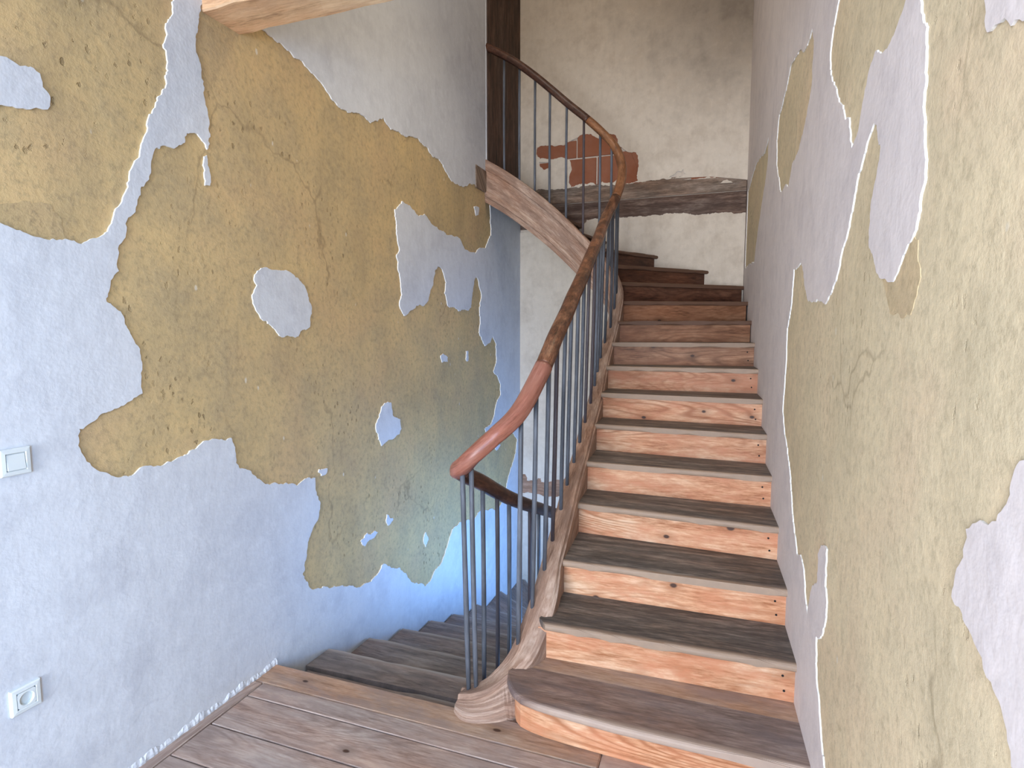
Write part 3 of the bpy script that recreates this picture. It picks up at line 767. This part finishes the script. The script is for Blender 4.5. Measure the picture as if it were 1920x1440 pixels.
# nail heads at the wall end of the risers
bm = bmesh.new()
for k in range(2, 10):
    a, b = L[k], R[k]
    d = (b - a).normalized()
    bk = Vector((-d.y, d.x, 0))
    for f, g in ((0.962, 0.30), (0.955, 0.74)):
        p = a.lerp(b, f) + bk * 0.0298
        p.z = ZK[k - 1] + (ZK[k] - ZK[k - 1] - 0.03) * g
        bmesh.ops.create_cone(bm, segments=8, radius1=0.005, radius2=0.005, depth=0.0016, cap_ends=True, matrix=Matrix.Translation(p) @ Matrix.Rotation(math.pi / 2, 4, 'X'))
nh = link('nail_heads', from_bm(bm), M['hole'], stair)
nh['kind'] = 'stuff'

# plastered underside of the flight
rings = []
pairs = []
for k in range(3, 19):
    pairs.append((SP[LI[k]], R[k], ZK[k]))
    if k == 12:
        m = (LI[12] + LI[13]) // 2
        pairs.append((SP[m], CORNER, (ZK[12] + ZK[13]) / 2))
for p, o, z in pairs:
    a = Vector((p[0], p[1], p[2] - 0.345))
    o = Vector((max(o.x, XL + .01), min(o.y, YB - 0.02), z - 0.27))
    rings.append([a, a.lerp(o, .5), o, o + Vector((0, 0, 0.015)), a.lerp(o, .5) + Vector((0, 0, 0.015)), a + Vector((0, 0, 0.015))])
link('soffit', sweep_mesh(rings), M['clay_right'], stair)['label'] = 'plastered underside'

# ------------------------------------------------------------------ steps going down along the left wall
lower = tag(empty('staircase', (-1.5, 2.1, -0.14)), 'dusty grey-brown wooden steps going down along the left wall', 'staircase')
LZ = [0, -0.125, -0.262, -0.40, -0.542, -0.675, -0.815, -0.955, -1.09, -1.23]
LYW = [2.105, 2.485, 2.865, 3.255, 3.66, 4.04]
XI = -1.045
nos = [(Vector((XI, y, 0)), Vector((XL + 0.012, y, 0))) for y in LYW]
nos += [(Vector((XI, 4.30, 0)), Vector((XL + 0.012, 4.52, 0))), (Vector((XI, 4.44, 0)), Vector((XL + 0.012, 5.12, 0))), (Vector((-1.03, 4.53, 0)), Vector((-1.90, 5.72, 0))), (Vector((-0.98, 4.58, 0)), Vector((-1.25, 5.72, 0)))]
for k in range(1, 10):
    a, b = nos[k]
    d = (a - b).normalized()          # towards the well
    bk = Vector((-d.y, d.x, 0))       # further down
    a0, b0 = nos[k - 1]
    d0 = (a0 - b0).normalized()
    bk0 = Vector((-d0.y, d0.x, 0))
    pb, pa = b0 - bk0 * 0.04, a0 - bk0 * 0.04
    if k == 8:
        mid = [Vector((XL + .012, 5.72, 0))]
    else:
        mid = []
    if k == 1:
        # first tread is two boards, the rear one broken at its edge
        slab('tread_back_board', [Vector((a.x, 2.315, 0)), Vector((-1.30, 2.318, 0)), Vector((-1.42, 2.30, 0)), Vector((b.x + 0.02, 2.298, 0)), Vector((b.x + 0.02, 2.06, 0)), Vector((a.x, 2.06, 0))], 4, LZ[1] - 0.016, 0.03, M['lower_tread'], lower, (1, 0, 0), Vector((0, -1, 0)), Vector((0, 2.32, 0)), 0.004)
        pb, pa = Vector((b.x, 2.305, 0)), Vector((a.x, 2.322, 0))
    front = wavy(a, b + d * 0.01, 10, 0.0025, rn)
    slab('tread', front + mid + [pb, pa], len(front), LZ[k], 0.036, M['lower_tread'], lower, d, -bk, a, 0.01)
    ra, rb = a - bk * 0.03, b - bk * 0.03
    strip('riser', [ra, ra.lerp(rb, .5), rb], -bk * 0.02, LZ[k] - 0.14, LZ[k] - 0.036, M['lower_tread'], lower)
strip('riser', [Vector((XI, 2.075, 0)), Vector((-1.5, 2.075, 0)), Vector((XL + .012, 2.075, 0))], Vector((0, -0.02, 0)), -0.145, -0.03, M['lower_tread'], lower)
LS = spline([(-1.000, 2.215, 0.015), (-1.000, 2.40, -0.065), (-1.000, 2.60, -0.15), (-1.000, 3.0, -0.29), (-1.000, 3.5, -0.46), (-1.000, 4.0, -0.64), (-1.0, 4.40, -0.83), (-0.96, 4.53, -0.97), (-0.85, 4.58, -1.12), (-0.65, 4.6, -1.3)], 6)
rings = []
for i, p in enumerate(LS):
    t, n = frame(LS, i)
    c = Vector((p[0], p[1], 0))
    rings.append([c + n * o + Vector((0, 0, p[2] + z)) for o, z in ((0.04, -0.008), (0.032, 0), (-0.032, 0), (-0.04, -0.008), (-0.04, -0.33), (0.04, -0.33))])
link('stringer', sweep_mesh(rings), M['stringer'], lower)

# ------------------------------------------------------------------ balustrade: rail in lengths, iron rods
bal = tag(empty('balustrade', (-0.99, 2.16, 0.03)), 'old stair balustrade of thin dark iron rods under a worn reddish-brown wooden handrail', 'balustrade')


def rail(name, pts, mat, w=0.037, h=0.033, lab=None):
    rings = []
    for i, p in enumerate(pts):
        a, b = pts[max(0, i - 1)], pts[min(len(pts) - 1, i + 1)]
        t = (b - a).normalized()
        s = t.cross(Vector((0, 0, 1))).normalized()
        u = s.cross(t)
        ring = []
        for q in range(14):
            an = 2 * math.pi * q / 14
            cx, cy = math.cos(an), math.sin(an)
            # flat-bottomed bread-loaf section
            ring.append(p + s * (w * math.copysign(abs(cx) ** 0.8, cx)) + u * (h * (cy if cy > 0 else -abs(cy) ** 0.55)))
        rings.append(ring)
    o = link(name, sweep_mesh(rings), mat, bal, True)
    if lab:
        o['label'] = lab
    return o


RP = [Vector((p[0] + 0.022 * math.exp(-((i - 15.6 * PER) / (1.3 * PER)) ** 2), p[1], p[3])) for i, p in enumerate(SP)]
ip = lambda st: int(st * PER)
head = spline([(-1.012, 2.30, 0.945), (-1.028, 2.235, 0.985), (-1.026, 2.185, 1.012), (-0.985, 2.152, 1.045), (-0.93, 2.148, 1.098), (-0.855, 2.188, 1.172)], 6)[6:]
rail('handrail', head[:-1] + RP[ip(2):ip(4.4) + 1], M['rail_red'], 0.039, 0.036, 'smooth reddish end of the handrail')
rail('handrail', RP[ip(4.4):ip(14.4) + 1], M['rail_mid'], 0.037, 0.034)
rail('handrail', RP[ip(14.4):ip(18.9) + 1], M['rail_orange'], 0.035, 0.032)
rail('handrail', RP[ip(18.9):], M['rail_dark'], 0.034, 0.031, 'dark upper length of handrail')
low = spline([(-1.026, 2.200, 1.002), (-1.018, 2.26, 0.967), (-1.003, 2.384, 0.908), (-1.0, 2.573, 0.815), (-1.0, 2.74, 0.738), (-1.0, 3.003, 0.628), (-1.0, 3.315, 0.507), (-1.0, 3.691, 0.360), (-1.0, 4.1, 0.21), (-1.0, 4.40, 0.08)], 5)
rail('handrail', low, M['rail_dark'], 0.033, 0.036, 'dark lower length of handrail')


def rod(a, b, r=0.0112):
    """Forged round rod, slightly bowed, tapering at its foot."""
    n = 6
    bow = Vector((random.uniform(-.003, .003), random.uniform(-.003, .003), 0))
    rings = []
    for i in range(n + 1):
        t = i / n
        p = a.lerp(b, t) + bow * math.sin(math.pi * t)
        rr = r * (0.86 if i == 0 else 1.0) * random.uniform(0.95, 1.05)
        rings.append([p + Vector((math.cos(2 * math.pi * q / 10) * rr, math.sin(2 * math.pi * q / 10) * rr, 0)) for q in range(10)])
    me = sweep_mesh(rings)
    return link('baluster', me, M['iron'], bal, True)


def at(cond):
    i = min(range(len(SP)), key=cond)
    return i


# pair on the foot
rod(Vector((-0.972, 2.152, 0.04)), Vector((-0.998, 2.160, 1.02)))
rod(Vector((-0.940, 2.158, 0.055)), Vector((-0.968, 2.185, 1.02)))
for (x, y) in ((-.785, 2.285), (-.745, 2.40), (-.728, 2.525), (-.726, 2.675), (-.735, 2.855), (-.745, 3.03), (-.755, 3.23), (-.762, 3.40), (-.77, 3.585), (-.783, 3.80), (-.795, 3.97), (-.805, 4.13), (-.808, 4.26), (-.803, 4.39), (-.80, 4.50), (-.797, 4.60), (-.82, 4.69), (-.875, 4.765), (-0.955, 4.79), (-1.09, 4.803), (-1.24, 4.806), (-1.385, 4.808), (-1.525, 4.812), (-1.66, 4.82), (-1.80, 4.825)):
    i = min(range(len(SP)), key=lambda j: (SP[j][0] - x) ** 2 + (SP[j][1] - y) ** 2)
    t, n = frame(SP, i)
    o = -0.022 if y < 4.4 else -0.01
    p = Vector((SP[i][0], SP[i][1], 0)) + n * o
    rod(p + Vector((0, 0, SP[i][2] - 0.03)), Vector((SP[i][0] - 0.004, SP[i][1], SP[i][3] - 0.015)), 0.0112 if y < 4.7 else 0.0105)
for y in (2.39, 2.565, 2.735, 2.91, 3.085, 3.26, 3.43, 3.60, 3.78, 3.95, 4.13, 4.30):
    a = min(LS, key=lambda p: abs(p[1] - y))
    b = min(low, key=lambda p: abs(p[1] - y))
    rod(Vector((-1.0, y, a[2] - 0.03)), Vector((b[0], y, b[2] - 0.01)))

# ------------------------------------------------------------------ posts at the head of the stairs
post = tag(empty('timber_post', (XL, 5.0, 2.9)), 'dark brown timber post beside the doorless opening at the head of the stairs', 'post', kind='structure')
box('post_board', XL - 0.01, XL + 0.018, 4.825, 5.335, 2.80, 5.6, M['post'], post, 0.006, (0, 0, 1))
box('post_board', XL - 0.01, XL + 0.006, 5.345, 5.72, 2.80, 5.6, M['post'], post, 0.006, (0, 0, 1))
box('corner_bead', XL, XL + 0.012, 4.795, 4.822, 2.98, 5.6, M['plaster_left'], post, 0.006, (0, 0, 1))
box('string_end', XL, XL + 0.014, 4.565, 4.80, 2.80, 2.985, M['old_timber'], wall_left, 0.004)['label'] = 'grey timber end let into the plaster'

# ------------------------------------------------------------------ switch and socket on the left wall
sw = tag(empty('light_switch', (XL + 0.008, 1.085, 1.212)), 'white plastic light switch on the left wall above the socket', 'light switch')


def frame_plate(name, cy, cz, s, w0, w1, hole, parent):
    """Square surround with a square opening, domed towards its edge."""
    bm = bmesh.new()
    def sq(h, w):
        return [bm.verts.new((w, cy + a * h, cz + b * h)) for a, b in ((-1, -1), (1, -1), (1, 1), (-1, 1))]
    loops = [sq(s, w0), sq(s, w1 - 0.003), sq(s - 0.003, w1), sq(hole + 0.002, w1 + 0.001), sq(hole, w1 - 0.001), sq(hole, w0)]
    for q0, q1 in zip(loops[:-1], loops[1:]):
        for i in range(4):
            j = (i + 1) % 4
            bm.faces.new((q0[i], q0[j], q1[j], q1[i]))
    return link(name, from_bm(bm), M['white_plastic'], parent)


X0 = XL + 0.006
frame_plate('plate', 1.085, 1.212, 0.0405, X0, X0 + 0.013, 0.0255, sw)
bm = bmesh.new()
v = [bm.verts.new((X0 + w, 1.085 + a * 0.0245, 1.212 + b * 0.0245)) for w, a, b in ((0, -1, -1), (0, 1, -1), (0, 1, 1), (0, -1, 1), (0.016, -1, -1), (0.016, 1, -1), (0.011, 1, 1), (0.011, -1, 1))]
for f in ((0, 1, 2, 3), (4, 5, 6, 7), (0, 1, 5, 4), (1, 2, 6, 5), (2, 3, 7, 6), (3, 0, 4, 7)):
    bm.faces.new([v[i] for i in f])
bmesh.ops.bevel(bm, geom=list(bm.edges), offset=0.0015, segments=2, affect='EDGES')
link('rocker', from_bm(bm), M['white_plastic'], sw)

so = tag(empty('wall_socket', (XL + 0.008, 1.063, 0.484)), 'white plastic single wall socket low on the left wall', 'socket')
frame_plate('plate', 1.063, 0.484, 0.0405, X0, X0 + 0.013, 0.0255, so)
bm = bmesh.new()
NS = 28
def circ(r, w):
    return [bm.verts.new((X0 + w, 1.063 + r * math.cos(2 * math.pi * i / NS), 0.484 + r * math.sin(2 * math.pi * i / NS))) for i in range(NS)]
def sqr(h, w):
    out = []
    for i in range(NS):
        a = 2 * math.pi * i / NS
        c, s_ = math.cos(a), math.sin(a)
        m = max(abs(c), abs(s_))
        out.append(bm.verts.new((X0 + w, 1.063 + h * c / m, 0.484 + h * s_ / m)))
    return out
rs = [sqr(0.025, 0.002), sqr(0.025, 0.0135), circ(0.0205, 0.0138), circ(0.0190, 0.0125), circ(0.0185, 0.003)]
for q0, q1 in zip(rs[:-1], rs[1:]):
    for i in range(NS):
        j = (i + 1) % NS
        bm.faces.new((q0[i], q0[j], q1[j], q1[i]))
bm.faces.new(rs[-1])
ins = link('socket_insert', from_bm(bm), M['white_plastic'], so)
def peg(name, y, z, r, w0, w1, mat, parent):
    bm = bmesh.new()
    bmesh.ops.create_cone(bm, segments=12, radius1=r, radius2=r * 0.85, depth=w1 - w0, cap_ends=True, matrix=Matrix.Translation((X0 + (w0 + w1) / 2, y, z)) @ Matrix.Rotation(math.pi / 2, 4, 'Y'))
    o = link(name, from_bm(bm), mat, parent, True)
    o.matrix_parent_inverse = Matrix.Translation(-so.location)
    return o
peg('earth_pin', 1.063, 0.493, 0.0026, 0.002, 0.011, M['steel'], ins)
for dy in (-0.0095, 0.0095):
    peg('contact_hole', 1.063 + dy, 0.482, 0.0028, 0.0028, 0.0034, M['hole'], ins)

for nm, lb in (('wall_left', 'long wall with ochre clay bared under torn white plaster, switch and socket on it'), ('wall_right', 'wall on the step side, pale ochre with white torn tongues of plaster'),
               ('wall_back', 'stained plaster wall behind the winders with timber band and bared bricks'), ('floor', 'wooden board floor of the landing in front of the stairs')):
    bpy.data.objects[nm]['label'] = lb
